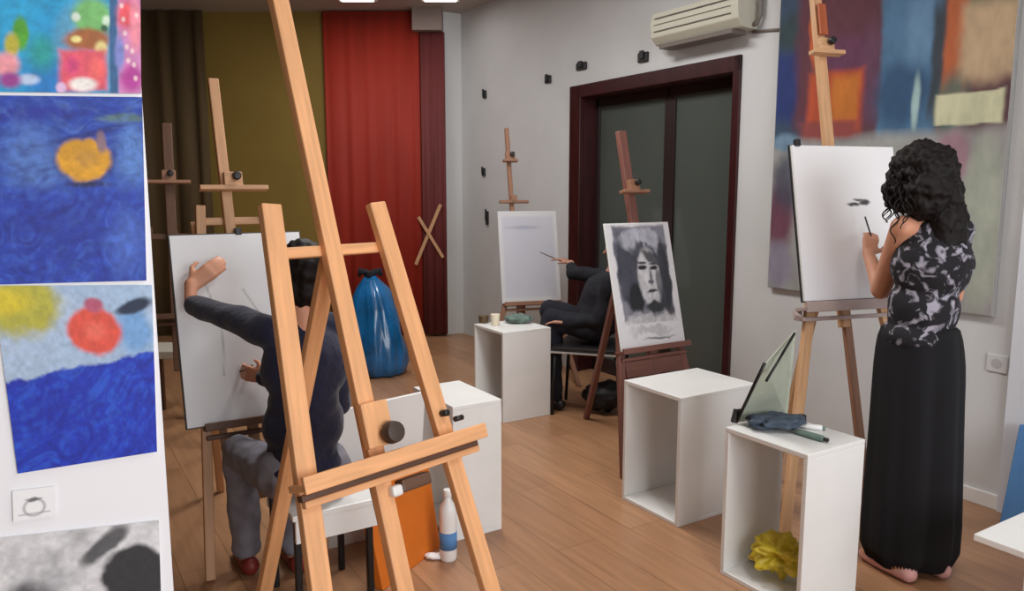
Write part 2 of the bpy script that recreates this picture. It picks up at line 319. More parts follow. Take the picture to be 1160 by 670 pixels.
def art_fish(u, v):
    X = -90+u*255; Y = 108+v*212
    C = base(u, (38, 82, 190)); C = mixc(C, fbm(u*1.6, v*5, 7, 11), (20, 50, 165), .8); C = mixc(C, blob(X, Y, 150, 175, 22, 34, .6, 20), (100, 150, 225), .8); C = mixc(C, blob(X, Y, 30, 180, 32, 34, .6, 20), (96, 140, 215), .75)
    C = mixc(C, blob(X, Y, 30, 128, 60, 8, .5, 10, rot=-.1), (30, 40, 160), .7); C = mixc(C, blob(X, Y, 95, 150, 50, 3.5, .5, 4, rot=-.22), (20, 30, 120), .7)
    C = mixc(C, blob(X, Y, 140, 132, 30, 5, .4, 5), (90, 125, 130)); C = mixc(C, blob(X, Y, 90, 182, 38, 26, .15, 8), (50, 60, 100), .6); C = mixc(C, blob(X, Y, 90, 178, 33, 24, .15, 9), (235, 170, 30)); C = mixc(C, blob(X, Y, 92, 176, 14, 10, .6, 6), (205, 150, 60), .7)
    C = mixc(C, blob(X, Y, 112, 158, 6, 12, .4, 4), (150, 120, 130)); C = mixc(C, blob(X, Y, 95, 207, 24, 3, .5, 4), (30, 30, 70))
    k = brush(u, v, 9, 33, .2); C = mixc(C, np.clip((k-.5)*4, 0, 1)*(1-blob(X, Y, 90, 178, 34, 25, .2)), (90, 130, 215), .55); C = mixc(C, np.clip((.45-k)*5, 0, 1)*(1-blob(X, Y, 90, 178, 34, 25, .2)), (18, 36, 140), .5)
    lo = np.clip((Y-205)/14, 0, 1); C = mixc(C, lo, (26, 56, 178), .75); k = brush(u, v, 10, 30, .9); C = mixc(C, lo*np.clip((k-.52)*5, 0, 1), (64, 112, 222), .6); C = mixc(C, lo*np.clip((.46-k)*6, 0, 1), (14, 30, 140), .6)
    C = mixc(C, lo*blob(X, Y, 60, 260, 50, 30, .6, 20), (20, 36, 150), .4); C = mixc(C, lo*blob(X, Y, 142, 272, 22, 34, .6, 20), (90, 130, 225), .5)
    return strokes(C*.80, u, v, 34, 15, .3)
psheet('fish_painting', 'deep blue painting with an orange fish, second from the top of the partition', ((-90, 107), (161, 110), (-90, 325), (166, 318)), art_fish)
def art_third(u, v):
    X = -8+u*183; Y = 323+v*(214-25*u)
    C = base(u, (165, 195, 228)); C = mixc(C, fbm(u, v, 6, 21), (195, 212, 236), .8); C = mixc(C, blob(X, Y, 150, 372, 22, 28, .4, 10), (125, 175, 230))
    C = mixc(C, blob(X, Y, 20, 345, 42, 34, .3, 20), (190, 185, 70)); C = mixc(C, blob(X, Y, 0, 340, 30, 16, .5, 10), (225, 205, 50))
    C = mixc(C, blob(X, Y, 102, 375, 32, 28, .15, 10), (235, 88, 70)); C = mixc(C, blob(X, Y, 102, 345, 12, 8, .3, 4), (190, 90, 120)); C = mixc(C, blob(X, Y, 102, 374, 12, 10, .6, 6), (250, 120, 100), .7)
    C = mixc(C, blob(X, Y, 152, 346, 24, 7, .3, 6, rot=-.25), (30, 45, 75))
    edge = Y-(426-(X-10)*.19)+(fbm(u, v, 14, 9)-.5)*10; lo = np.clip(edge/4, 0, 1); C = mixc(C, lo, (16, 52, 190)); k = brush(u, v, 10, 40, -.7)
    C = mixc(C, lo*np.clip((k-.5)*5, 0, 1), (40, 100, 228), .6); C = mixc(C, lo*np.clip((.46-k)*6, 0, 1), (10, 26, 150), .6); C = mixc(C, lo*blob(X, Y, 50, 470, 35, 30, .6, 20), (14, 34, 168), .4)
    return strokes(C*.84, u, v, 34, 17, .22)
psheet('sea_painting', 'blue sea painting with red fish and yellow sun, lowest of the coloured ones', ((-8, 324), (172, 323), (20, 537), (178, 512)), art_third)
def art_small(u, v):
    C = base(u, (240, 240, 242)); r = np.sqrt(((u-.5)/.9)**2+((v-.62)/1.0)**2); C = mixc(C, np.exp(-((r-.27)/.04)**2), (160, 160, 164), .8); C = mixc(C, blob(u, v, .5, .36, .16, .06, .5, .1), (110, 110, 114)); C = mixc(C, np.exp(-((v-.82)/.025)**2)*(abs(u-.5) < .38), (150, 150, 154), .7)
    return C
o = psheet('pencil_sketch', 'small faint pencil sketch on white paper above the charcoal drawing', ((14, 557), (62, 551), (15, 592), (63, 584)), art_small, 60)
def art_char(u, v):
    X = -90+u*268; Y = 595+v*220
    C = base(u, (226, 226, 228)); C = mixc(C, fbm(u, v, 8, 51)**2, (120, 120, 124), .8); C = mixc(C, blob(X, Y, 40, 648, 40, 12, .6, 20), (170, 170, 174), .7)
    C = mixc(C, blob(X, Y, 110, 616, 34, 11, .3, 10, rot=-.6), (88, 88, 92)); C = mixc(C, blob(X, Y, 146, 660, 40, 40, .12, 14, rot=-.4), (48, 48, 52)); C = mixc(C, blob(X, Y, 20, 670, 26, 18, .5, 20), (90, 90, 94)); C = mixc(C, blob(X, Y, 60, 740, 80, 40, .5, 20), (70, 70, 74), .7)
    return strokes(C, u, v, 40, 18, .2)
psheet('charcoal_drawing', 'black and grey charcoal drawing on white paper at the foot of the partition', ((-90, 620), (180, 590), (-90, 850), (186, 800)), art_char)
# ================================================================== EASELS
class EaselFrame:
    def __init__(s, P0, Tang, lean):
        t = math.radians(Tang); l = math.radians(lean); s.P0 = P0; s.T = V((math.sin(t), math.cos(t), 0)); back = V((-s.T.y, s.T.x, 0)); s.back = back
        s.u = V((0, 0, math.cos(l)))+back*math.sin(l); s.n = s.T.cross(s.u).normalized()
        if s.n.dot(back) > 0: s.n = -s.n
    def p(s, a, t, d=0): return s.P0+s.T*a+s.u*t+s.n*d
    def tfloor(s, h): return -(s.P0.z-h)/s.u.z
def knob(p, n, r, m, parent, L=.03):
    MB().cyl(p, p+n*L*.4, r*.45).cyl(p+n*L*.4, p+n*L, r, r*.85, 14).build('knob', m, parent, .002, True)
def slider(E, th, s0, t0, m, w=.16, kn=True, d=.035):
    b = MB(); b.cbox(E.p(s0, t0, d), E.T, E.u, E.n, .07, .06, .03).cbox(E.p(s0, t0-.035, d+.005), E.T, E.u, E.n, w, .018, .045)
    o = b.build('canvas_clamp', m, th, .003)
    if kn: knob(E.p(s0+.01, t0+.01, d+.014), E.n, .018, black, o)
def make_easel(label, P0, Tang, lean, m, mast, posts, tray, rearfoot, rear_top, cross=None, group=None, mw=.045, pw=.045, slid=None, traym=None, name='wooden_easel', th_=.03, drop=0, under=None):
    E = EaselFrame(P0, Tang, lean); base_ = V((P0.x, P0.y, 0)); th = thing(name, label, 'easel', base_, 0, group); tf = E.tfloor(.0)
    s0, t0, s1, t1 = mast; MB().bar(E.p(s0, t0, -.005), E.p(s1, t1, -.005), mw, .032, E.T).build('mast', m, th, .004)
    for (sa, ta, sb) in posts:      # sa at height ta, sb at the tray, on to the floor
        sf = sb+(sb-sa)/ta*(-tf); MB().bar(E.p(sf, tf+.004), E.p(sa, ta), pw, .028, E.T).build('leg', m, th, .004)
    if cross:
        for (sa, sb, t) in cross: MB().bar(E.p(sa, t, -.022), E.p(sb, t, -.022), .03, .018, E.u).build('crossbar', m, th, .003)
    a, b = tray[:2]; dp = tray[2]; tm = traym or m
    tr = MB().cbox(E.p((a+b)/2, -drop, dp/2), E.T, E.u, E.n, b-a, .018, dp+.03).cbox(E.p((a+b)/2, -drop+.006, dp+.012), E.T, E.u, E.n, b-a, th_, .014).build('tray', tm, th, .003)
    MB().cbox(E.p((a+b)/2, -drop-th_/2-.022, dp*.35), E.T, E.u, E.n, (b-a)*.96, .018, dp*.6).build('tray_rail', tm, th, .003)
    if under: MB().cbox(E.p((a+b)/2, -drop-th_/2-.006, dp*.3), E.T, E.u, E.n, (b-a)*.97, .016, dp*.5).build('gap_shade', under, th, .002)  # brown strip paints in the shade of the gap below the tray lip
    p = E.p(0, rear_top, -.035); rf = V(rearfoot); rf.z = .004; MB().bar(rf, p, pw*.9, .026, E.T).build('rear_leg', m, th, .003)
    if slid: slider(E, th, *slid)
    return th, E
# big pine easel in front
P0 = zat(430, 512, .75)
fg, E = make_easel('large pale pine easel in the foreground with an empty tray and tall mast', P0, 43.7, 18, pine, (-.015, -.55, -.015, 1.42), [(-.174, .695, -.228), (.163, .695, .228)], (-.272, .335, .05), zat(294, 700), .56, [(-.145, .155, .567)], mw=.052, pw=.056, th_=.042, drop=.028, under=brownwood)
MB().cbox(E.p(-.01, .075, .022), E.T, E.u, E.n, .085, .12, .03).build('mast_bracket', pine, fg, .004)
knob(E.p(.012, .045, .035), E.n, .032, mat('dark_knob', c(66, 52, 44), .5), fg, .045)
MB().cyl(E.p(.225, .055, .015), E.p(.225, .055, .04), .01).cyl(E.p(.255, .03, .03), E.p(.285, .03, .03), .008).build('bolt', black, fg, 0, True)
MB().cbox(E.p(.08, -.105, .01), E.T, E.u, E.n, .10, .035, .04).build('tray_bracket', brownwood, fg, .006)
MB().cbox(E.p(.01, -.11, .02), E.T, E.u, E.n, .035, .03, .03).build('wing_nut', white_lam, fg, .008)
MB().bar(E.p(-.015, -.08, -.02), E.p(-.0, E.tfloor(0)+.01, -.02), .04, .03, E.T).build('leg', pine_mid, fg, .004)
# easel of the sitting person, with a big white board
P0 = zat(245, 484, .55)
eP, EP = make_easel('mid-brown pine easel carrying the large white board the seated painter draws on', P0, 58, 13, pine_mid, (.14, -.3, .115, 1.375), [(.02, .86, -.036), (.26, .86, .32)], (-.05, .36, .05), P0+EaselFrame(P0, 58, 13).back*.75+EaselFrame(P0, 58, 13).T*.14, .8, [(.02, .26, .80)], slid=(.145, .955, pine_mid, .26), mw=.04, pw=.036, traym=brownwood)
MB().cbox(EP.p(.145, .748, .03), EP.T, EP.u, EP.n, .026, .03, .02).build('top_clip', black, eP, .004)
def boardthing(name, label, cat, E, s0, s1, t0, t1, d, thick, fn, res=120, edgem=None, group=None, backing=None):
    th = thing(name, label, cat, E.p((s0+s1)/2, t0, d), 0, group)
    if backing: MB().cbox(E.p((s0+s1)/2, (t0+t1)/2, d+backing[0]/2), E.T, E.u, E.n, s1-s0+.01, t1-t0+.01, backing[0]).build('backing_board', backing[1], th, .002); d = d+backing[0]+.001
    sheet('paper_sheet', E.p(s0, t1, d+thick), E.T*(s1-s0), -E.u*(t1-t0), res, fn, th, thick)
    return th
def art_blank(u, v):
    C = base(u, (242, 243, 246)); C = mixc(C, fbm(u, v, 4, 60), (226, 230, 236), .5)
    for x0, y0, x1, y1 in ((.2, .2, .32, .5), (.32, .5, .3, .75), (.5, .3, .62, .45)):
        t = np.clip(((u-x0)*(x1-x0)+(v-y0)*(y1-y0))/((x1-x0)**2+(y1-y0)**2), 0, 1); d = np.hypot(u-x0-t*(x1-x0), v-y0-t*(y1-y0)); C = mixc(C, np.exp(-(d/.006)**2), (150, 150, 156), .6)
    return C
boardthing('drawing_board', 'large white drawing board under the seated painter\'s raised hand', 'drawing board', EP, -.107, .385, .012, .738, .018, .003, art_blank, 100, backing=(.016, mat('board_edge', c(72, 70, 70), .6)))
# easel with the charcoal portrait
P0 = at(735, 396, 4.0)
eQ, EQ = make_easel('reddish brown easel holding the charcoal portrait in front of the door', P0, 58, 14, redwood, (.023, -.2, .023, 1.19), [(-.14, .4, -.195), (.16, .4, .22)], (-.22, .25, .045), at(664, 486, 4.75)*1.0, .62, [(-.14, .16, .34)], slid=(.023, .88, pine_dark, .18), mw=.055, pw=.04)
MB().cbox(EQ.p(.02, -.09, .0), EQ.T, EQ.u, EQ.n, .40, .085, .02).build('lower_brace', redwood, eQ, .003)
def art_portrait(u, v):
    W_ = base(u, (224, 222, 226)); C = W_.copy(); k = brush(u, v, 8, 71, 1.2, 2)
    u0, v0 = u, v
    C = mixc(C, blob(u, v, .5, .40, .41, .38, .04, .03, rect=True), (128, 128, 140)); C = mixc(C, blob(u, v, .24, .36, .17, .32, .2, .12), (62, 64, 76), .95)
    C = mixc(C, blob(u, v, .82, .45, .11, .3, .2, .1), (46, 50, 58), .95); C = mixc(C, blob(u, v, .48, .13, .3, .10, .2, .12), (176, 176, 188))
    C = mixc(C, blob(u, v, .56, .24, .26, .07, .3, .14, rot=.2), (66, 68, 80), .95); C = mixc(C, blob(u, v, .57, .44, .18, .24, .12, .04), (198, 196, 200))
    C = mixc(C, blob(u, v, .68, .29, .20, .05, .3, .06, rot=.3), (60, 62, 70), .9); C = mixc(C, blob(u, v, .48, .36, .07, .018, .3, .02), (36, 36, 42)); C = mixc(C, blob(u, v, .66, .37, .06, .018, .3, .02), (36, 36, 42))
    C = mixc(C, blob(u, v, .48, .325, .08, .01, .4, .02), (70, 70, 78)); C = mixc(C, blob(u, v, .67, .335, .07, .01, .4, .02), (70, 70, 78))
    C = mixc(C, blob(u, v, .60, .44, .022, .07, .4, .02), (120, 120, 128)); C = mixc(C, blob(u, v, .59, .48, .045, .014, .4, .02), (90, 90, 98)); C = mixc(C, blob(u, v, .59, .555, .08, .014, .4, .02), (56, 56, 62)); C = mixc(C, blob(u, v, .72, .50, .05, .12, .3, .05), (84, 86, 94), .8)
    C = mixc(C, blob(u, v, .32, .60, .12, .12, .2, .08), (30, 32, 38)); C = mixc(C, blob(u, v, .62, .68, .17, .045, .3, .06), (46, 48, 54)); C = mixc(C, blob(u, v, .5, .80, .38, .06, .3, .12), (190, 188, 192)); C = mixc(C, blob(u, v, .86, .73, .06, .04, .3, .06), (60, 60, 64), .8)
    C = C*(0.45+1.1*k[..., None]); inner = blob(u, v, .5, .41, .43, .40, .02, .03, rect=True); C = W_*(1-inner[..., None])+C*inner[..., None]
    C = mixc(C, blob(u, v, .5, .87, .3, .03, .5, .15), (176, 174, 180), .7); C = mixc(C, blob(u, v, .6, .935, .22, .008, .5, .03), (120, 118, 122)); return C
boardthing('charcoal_portrait', 'black and white charcoal portrait of a face on a white sheet by the dark door', 'drawing', EQ, -.205, .236, .012, .673, .02, .003, art_portrait, 170, backing=(.008, white_lam))
# small easel in the far corner
P0 = at(600, 345, 5.6)
eS, ES = make_easel('thin grey-brown easel standing in the far corner behind the white box', P0, 75, 12, pine_dark, (-.08, -.2, -.103, 1.322), [(-.14, .2, -.19), (.14, .2, .19)], (-.2, .23, .04), P0+V((-.05, .45, 0)), .5, None, slid=(-.098, 1.10, pine_dark, .11), mw=.03, pw=.034)
MB().cbox(ES.p(-.085, .76, .03), ES.T, ES.u, ES.n, .22, .02, .03).cbox(ES.p(-.085, .78, .03), ES.T, ES.u, ES.n, .045, .055, .03).build('top_holder', pine_dark, eS, .003)
def art_faint(u, v):
    C = base(u, (196, 196, 208)); C = mixc(C, 1-blob(u, v, .5, .5, .44, .44, .03, rect=True), (214, 214, 216)); C = mixc(C, blob(u, v, .42, .18, .3, .02, .3), (168, 170, 188)); C = mixc(C, fbm(u, v, 5, 80), (206, 206, 210), .5); return C
boardthing('drawing_pad', 'pale grey drawing pad on the small far easel beside the door frame', 'drawing pad', ES, -.213, .235, .012, .69, .02, .008, art_faint, 80)
# easel of the standing woman
P0 = at(955, 345, 3.3)
eW, EW = make_easel('tall light wooden easel holding the white pad in front of the standing woman', P0, 73, 12, paleoak, (.0, -.1, .0, 1.38), [(-.163, .03, -.17), (.195, .03, .20)], (-.235, .255, .05), P0+EaselFrame(P0, 73, 12).back*.42, .3, None, slid=(.0, 1.14, paleoak, .16), mw=.044, pw=.042, traym=pinkgrey, th_=.045, drop=.012)
MB().cbox(EW.p(.0, 1.26, .03), EW.T, EW.u, EW.n, .04, .14, .012).build('top_catch', wood('rusty_wood', c(170, 88, 50)), eW, .003)
MB().bar(EW.p(-.215, -.02, -.03), EW.p(-.235, -.05, .0), .03, .03, EW.T).build('tray_end', pinkgrey, eW, .003)
for sA, sB in ((.02, .05),): MB().bar(EW.p(sA, -.02, -.015), EW.p(sB, EW.tfloor(0)+.01, -.015), .036, .026, EW.T).build('leg', pine_dark, eW, .003)
def art_pad(u, v):
    C = base(u, (246, 246, 248)); C = mixc(C, blob(u, v, .2, .9, .5, .2, .8), (236, 238, 246), .6)
    C = mixc(C, blob(u, v, .55, .385, .07, .012, .3, .03), (60, 60, 64)); C = mixc(C, blob(u, v, .66, .375, .05, .02, .3, .03), (70, 70, 74)); C = mixc(C, blob(u, v, .60, .355, .05, .008, .4, .02), (90, 90, 96)); return C
boardthing('drawing_pad', 'bright white pad with a small black mark, on the easel before the woman', 'drawing pad', EW, -.226, .304, .02, .688, .02, .012, art_pad, 130, backing=(.01, black))
b = MB().cbox(EW.p(-.20, .698, .045), EW.T, EW.u, EW.n, .025, .03, .02).build('binder_clip', black, None, .003, loc=EW.p(-.20, .685, .045)); tag(b, 'black binder clip on the left top corner of the bright white pad', 'clip')
# two more easels in the dark left corner
P0 = at(196, 300, 4.2); P0.z = .75
eL, EL = make_easel('dark wooden easel at the very left, half hidden by the partition', P0, 70, 9, brownwood, (.0, -.3, -.0, 1.08), [(-.12, .5, -.16), (.12, .5, .16)], (-.2, .2, .05), P0+V((0, .7, 0)), .5, [(-.13, .13, .45)], slid=(.0, .78, pine_dark, .22), mw=.05, pw=.045)
# ================================================================== WHITE OPEN BOXES
def open_box():
    th = thing('storage_box', 'x', 'box', (0, 0, 0)); L_, D_, Hh, t = .36, .312, .577, .018      # y: along the wall, x: away from it
    def P(n, x0, x1, y0, y1, z0, z1):
        MB().box(V((x0, y0, z0)), V((x1-x0, 0, 0)), V((0, y1-y0, 0)), V((0, 0, z1-z0))).build(n, white_lam, th, .0025)
    P('top_panel', 0, D_, 0, L_, Hh-t, Hh); P('bottom_panel', 0, D_, 0, L_, 0, t)
    P('side_panel', 0, D_, 0, t, t, Hh-t); P('side_panel', 0, D_, L_-t, L_, t, Hh-t)
    return th
ob = open_box()
def put_box(o, label, b, a, rz=0, first=False, dims=(1, 1, 1)):
    p = R(b, a); 
    if first: r = o; r.location = p
    else:
        r = o.copy(); COL.objects.link(r); r.location = p
        for ch in o.children: k = ch.copy(); COL.objects.link(k); k.parent = r
    r.rotation_euler = (0, 0, ANG+rz); r['label'] = label; r['group'] = 'open white boxes used as stands'; r['category'] = 'box'; r.scale = dims
    return r
put_box(ob, 'open white box nearest the standing woman, with a yellow bag inside', 2.128, 1.562, first=True)
put_box(ob, 'empty open white box standing before the charcoal portrait easel', 2.272, 2.30, dims=(1.5, 1.03, 1))
put_box(ob, 'open white box in the far corner beneath the small pale pad', 2.41, 3.98, dims=(1.15, 1.02, 1))
put_box(ob, 'open white box behind the right leg of the large foreground easel', 1.39, 2.69, dims=(.74, 1.05, 1))
# bench: low white stool-box under the seated painter
bn = thing('bench', 'low white bench with a deep apron under the seated painter', 'bench', R(.645, 2.38), ANG)
b0, b1, a0, a1, h = .645, .95, 2.38, 2.76, .40
MB().rbox(b0, b1, a0, a1, h-.02, h).build('seat', white_lam, bn, .003)
for aa in (a0+.005, a1-.02): MB().rbox(b0+.01, b1-.01, aa, aa+.015, h-.10, h-.02).build('apron', white_lam, bn, .002)
for bb in (b0+.01, b1-.045):
    for aa in (a0+.022, a1-.055): MB().rbox(bb, bb+.022, aa, aa+.022, 0, h-.02).build('leg', blackm, bn, .003)
# white board standing on the floor behind the bench
sp = MB(); pp = R(0, 2.80); tl = pln(379, 467, pp, Av); tr = pln(482, 444, pp, Av)
bl = V((tl.x, tl.y, 0))+Av*.10-Bv*.01; br = V((tr.x, tr.y, 0))+Av*.10
sp.hexa([tl, bl, br, tr]+[q+Av*.018 for q in (tl, bl, br, tr)])
o = sp.build('display_board', white_lam, None, .002, loc=(bl+br)/2); tag(o, 'white board standing on the floor behind the bench and the foreground easel', 'board')
# orange folder leaning on the right end of the bench
q = [zat(434, 670), zat(499, 620)]; b_ = MB(); d_ = (q[1]-q[0]).normalized(); nrm = V((-d_.y, d_.x, 0)); p0 = q[0]-d_*.0; Lh = .37
b_.hexa([p0, p0+Z*Lh+nrm*.07-d_*.01, q[1]+Z*Lh+nrm*.07+d_*.02, q[1], p0+nrm*.035, p0+Z*Lh+nrm*.105-d_*.01, q[1]+Z*Lh+nrm*.105+d_*.02, q[1]+nrm*.035])
o = b_.build('portfolio_case', orangem, None, .004, loc=(q[0]+q[1])/2); tag(o, 'flat orange portfolio case standing on the floor under the foreground easel', 'portfolio')
# bottle
bp_ = zat(508, 634); bt = thing('plastic_bottle', 'white plastic bottle with a blue label on the floor beside the open box', 'bottle', bp_)
MB().loft([[bp_+V((r*math.cos(k*math.pi/10), r*math.sin(k*math.pi/10), zz)) for k in range(20)] for r, zz in ((.03, 0), (.034, .01), (.034, .19), (.03, .22), (.014, .25), (.014, .265))]).build('bottle_body', white_lam, bt, 0, True)
MB().cyl(bp_+Z*.05, bp_+Z*.12, .0348, n=20).build('bottle_label', bluem, bt, 0, True); MB().cyl(bp_+Z*.262, bp_+Z*.29, .017, n=16).build('cap', white_lam, bt, .002, True)
# crumpled white paper
def crumple(name, label, cat, p, r, m, sz=.6, seed=1, sub=4, amp=.35, sx=1, sy=1):
    b = bmesh.new(); bmesh.ops.create_icosphere(b, subdivisions=sub, radius=1)
    from mathutils import noise as mn
    for v in b.verts:
        k = 1+amp*(mn.noise(v.co*1.9+V((seed*7.1, 0, 0)))+.5*mn.noise(v.co*4.7+V((seed, 3, 0)))); v.co = V((v.co.x*k*sx, v.co.y*k*sy, v.co.z*k*sz))*r
    zm = min(v.co.z for v in b.verts)
    for v in b.verts: v.co.z -= zm; v.co += p
    for f in b.faces: f.smooth = True
    me = bpy.data.meshes.new(name); b.to_mesh(me); b.free(); o = link(name, me, m, None, loc=p); tag(o, label, cat); return o
crumple('paper_scrap', 'crumpled white paper scrap on the floor before the white bottle', 'paper', zat(492, 634), .03, paper, .4, 3, 3, .35, 1.3, .7)
# ================================================================== THINGS ON AND IN THE BOXES
def on(x, y, h): return zat(x, y, h)
HB = .577
crumple('cloth_rag', 'slate blue-grey painting rag on the box beside the woman', 'cloth', on(878, 486, HB)+Z*.001, .078, slaterag, .30, 5, 4, .4, 1.3, .8)
crumple('cloth_rag', 'pale grey-green rag at the back of the box beside the woman', 'cloth', on(862, 473, HB)+Z*.001, .045, greenrag, .7, 8, 4, .35, 1.2, .8)
def tube_thing(name, label, cat, p, q, r, m, cap=None):
    th = thing(name, label, cat, p-Z*r); d = (q-p); MB().loft([[p+d*t+(frame(d)[0]*math.cos(k*math.pi/6)*rr*wx+frame(d)[2]*math.sin(k*math.pi/6)*rr*wz) for k in range(12)] for t, rr, wx, wz in ((0, r, 1.3, .3), (.3, r, 1.05, .9), (.85, r, 1, 1), (.9, r*.5, 1, 1))]).build('tube_body', m, th, 0, True)
    MB().cyl(p+d*.88, q, r*.62, n=12).build('cap', cap or black, th, .001, True); return th
tube_thing('paint_tube', 'pale green paint tube with black cap at the front edge of the box', 'paint tube', on(898, 491, HB)+Z*.012, on(938, 503, HB)+Z*.012, .012, greenrag)
tube_thing('paint_tube', 'white paint tube lying behind the pale green tube', 'paint tube', on(905, 485, HB)+Z*.011, on(935, 489, HB)+Z*.011, .011, white_lam, greenrag)
p = on(908, 479, HB); b = MB().cyl(p, p+Z*.03, .016, n=16).build('ink_pot', black, None, .002, True, loc=p); tag(b, 'tiny black ink pot at the back edge of the box near the easel leg', 'pot')
# folding pochade lid: pale board with dark metal arms, standing at the back corner of the box
pb = thing('folding_palette', 'pale green folding palette tilted open with two dark arms, on the near box', 'palette', on(842, 486, HB))
Yp = 2.72
A1, A2, A3, A4 = at(838, 474, 2.58), at(868, 412, 2.66), at(902, 374, 2.86), at(886, 452, 2.80)
k1 = on(834, 480, HB)+Z*.004; k2 = on(892, 474, HB)+Z*.004
pn = (A2-k1).cross(A4-k1).normalized()
tp1 = k1+(A2-k1)*1.0; tp2 = k2+(A3-k2)*1.0
MB().hexa([k1, tp1, tp2, k2]+[v-Av*-.006 for v in (k1, tp1, tp2, k2)]).build('panel', palegreen, pb, .001)
MB().cyl(k1, at(866, 412, 2.655), .006, n=8).build('arm', blackm, pb, 0, True)
MB().cyl(at(868, 432, 2.62), at(900, 378, 2.80), .005, n=8).build('arm', blackm, pb, 0, True)
MB().bar(k1-V((.01, 0, 0)), k1+Z*.05, .02, .02).bar(k1+Z*.045, k1+V((.035, .01, .045)), .012, .012).build('hinge_bracket', blackm, pb, .002)
crumple('plastic_bag', 'crumpled yellow bag lying inside the open white box', 'bag', on(884, 655, .02), .095, yellowm, .7, 11, 5, .5, 1.15, .8)
crumple('black_pouch', 'small black pouch behind the yellow bag inside the open box', 'pouch', on(862, 636, .02), .028, black, .7, 13, 3, .3, 1.3, .8)
# on the far box
p = on(548, 366, HB); o = MB().cyl(p, p+Z*.05, .03, .034, 18).build('clay_bowl', brownm, None, .003, True, loc=p); tag(o, 'small brown bowl on the far white box beneath the pale pad', 'bowl')
p = on(561, 369, HB); o = MB().cyl(p, p+Z*.075, .026, .032, 18).build('paper_cup', cream, None, .002, True, loc=p); tag(o, 'cream cup at the front edge of the far white box', 'cup')
crumple('cloth_rag', 'crumpled grey-green rag on the right of the far white box', 'cloth', on(588, 366, HB)+Z*.001, .08, greenrag, .35, 21, 4, .35, 1.1, .8)
# white table at the lower right
tb = thing('side_table', 'low white table whose corner enters the picture at the lower right', 'table', R(2.3, 1.0), ANG)
hT = .40; k = on(1103, 605, hT); a_ = k.dot(Av); b_ = k.dot(Bv)
tb.location = R(b_, a_-.5); MW[tb] = M.Translation(tb.location) @ M.Rotation(ANG, 4, 'Z')
MB().rbox(b_, b_+.9, a_-.6, a_, hT-.022, hT).build('tabletop', white_lam, tb, .003)
for bb in (b_+.06, b_+.8):
    for aa in (a_-.56, a_-.12): MB().rbox(bb+.1*(bb < b_+.3), bb+.04+.1*(bb < b_+.3), aa, aa+.04, 0, hT-.022).build('leg', white_lam, tb, .003)
# ================================================================== RIGHT WALL
def art_big(u, v):     # u: left to right, v: top (2.62) to bottom (.89)
    C = base(u, (90, 58, 66))
    C = mixc(C, blob(u, v, .07, .2, .09, .5, .25, .03, rect=True), (52, 72, 96)); C = mixc(C, blob(u, v, .07, .30, .08, .12, .3, .03, rect=True), (32, 50, 110)); C = mixc(C, blob(u, v, .06, .12, .08, .06, .4, .03), (44, 62, 70))
    C = mixc(C, blob(u, v, .30, .18, .2, .26, .15, .04, rect=True), (92, 48, 60)); C = mixc(C, blob(u, v, .36, .25, .12, .10, .4, .05), (98, 52, 88), .7); C = mixc(C, blob(u, v, .47, .3, .05, .16, .4, .03), (96, 60, 84), .8)
    C = mixc(C, blob(u, v, .30, .37, .13, .10, .15, .02, rect=True), (176, 74, 42)); C = mixc(C, blob(u, v, .35, .36, .06, .07, .3, .02, rect=True), (190, 110, 38)); C = mixc(C, blob(u, v, .19, .13, .03, .12, .3, .02), (190, 90, 44)); C = mixc(C, blob(u, v, .28, .46, .14, .03, .3, .02, rect=True), (140, 66, 62))
    C = mixc(C, blob(u, v, .62, .22, .12, .32, .12, .04, rect=True), (78, 118, 152)); C = mixc(C, blob(u, v, .60, .37, .12, .10, .4, .04), (48, 82, 118)); C = mixc(C, blob(u, v, .66, .18, .06, .1, .5, .03), (104, 142, 176), .8)
    C = mixc(C, blob(u, v, .75, .28, .04, .16, .3, .02, rect=True), (56, 66, 76)); C = mixc(C, blob(u, v, .80, .14, .045, .30, .25, .02, rect=True), (182, 98, 58)); C = mixc(C, blob(u, v, .93, .1, .09, .14, .2, .03, rect=True), (124, 124, 98))
    C = mixc(C, blob(u, v, .92, .25, .1, .10, .3, .04, rect=True), (190, 164, 132)); C = mixc(C, blob(u, v, .80, .42, .06, .1, .4, .03), (70, 110, 104), .8); C = mixc(C, blob(u, v, .66, .40, .015, .08, .4, .01), (160, 190, 190))
    lo = np.clip((v-.47)/.04+(fbm(u, v, 8, 90)-.5)*.8, 0, 1); C = mixc(C, lo, (158, 168, 162)); C = mixc(C, lo*fbm(u, v, 7, 91), (150, 128, 136), .8); C = mixc(C, lo*blob(u, v, .82, .55, .06, .10, .4, .05), (160, 126, 138)); C = mixc(C, lo*blob(u, v, .94, .75, .08, .24, .3, .05), (166, 172, 158))
    C = mixc(C, blob(u, v, .86, .425, .12, .045, .08, .02, rect=True), (206, 206, 172)); C = mixc(C, blob(u, v, .06, .49, .07, .03, .4, .02), (110, 140, 166))
    C = mixc(C, blob(u, v, .04, .76, .07, .14, .5, .04), (110, 66, 84)); C = mixc(C, blob(u, v, .05, .92, .08, .08, .4, .04), (140, 134, 152)); C = mixc(C, blob(u, v, .10, .62, .1, .1, .4, .04), (60, 66, 86), .8)
    return strokes(C, u, v, 22, 95, .18, 1.5, 1)
tlp = R(WB-.035, 2.985, 2.50)
pt = thing('wall_painting', 'large abstract painting in blue, maroon and orange hanging on the white wall', 'painting', R(WB-.02, 2.36, .89), ANG)
MB().rbox(WB-.033, WB-.003, 1.745, 2.99, .885, 2.505).build('stretcher_frame', wood('frame_edge', c(150, 150, 148)), pt, .002)
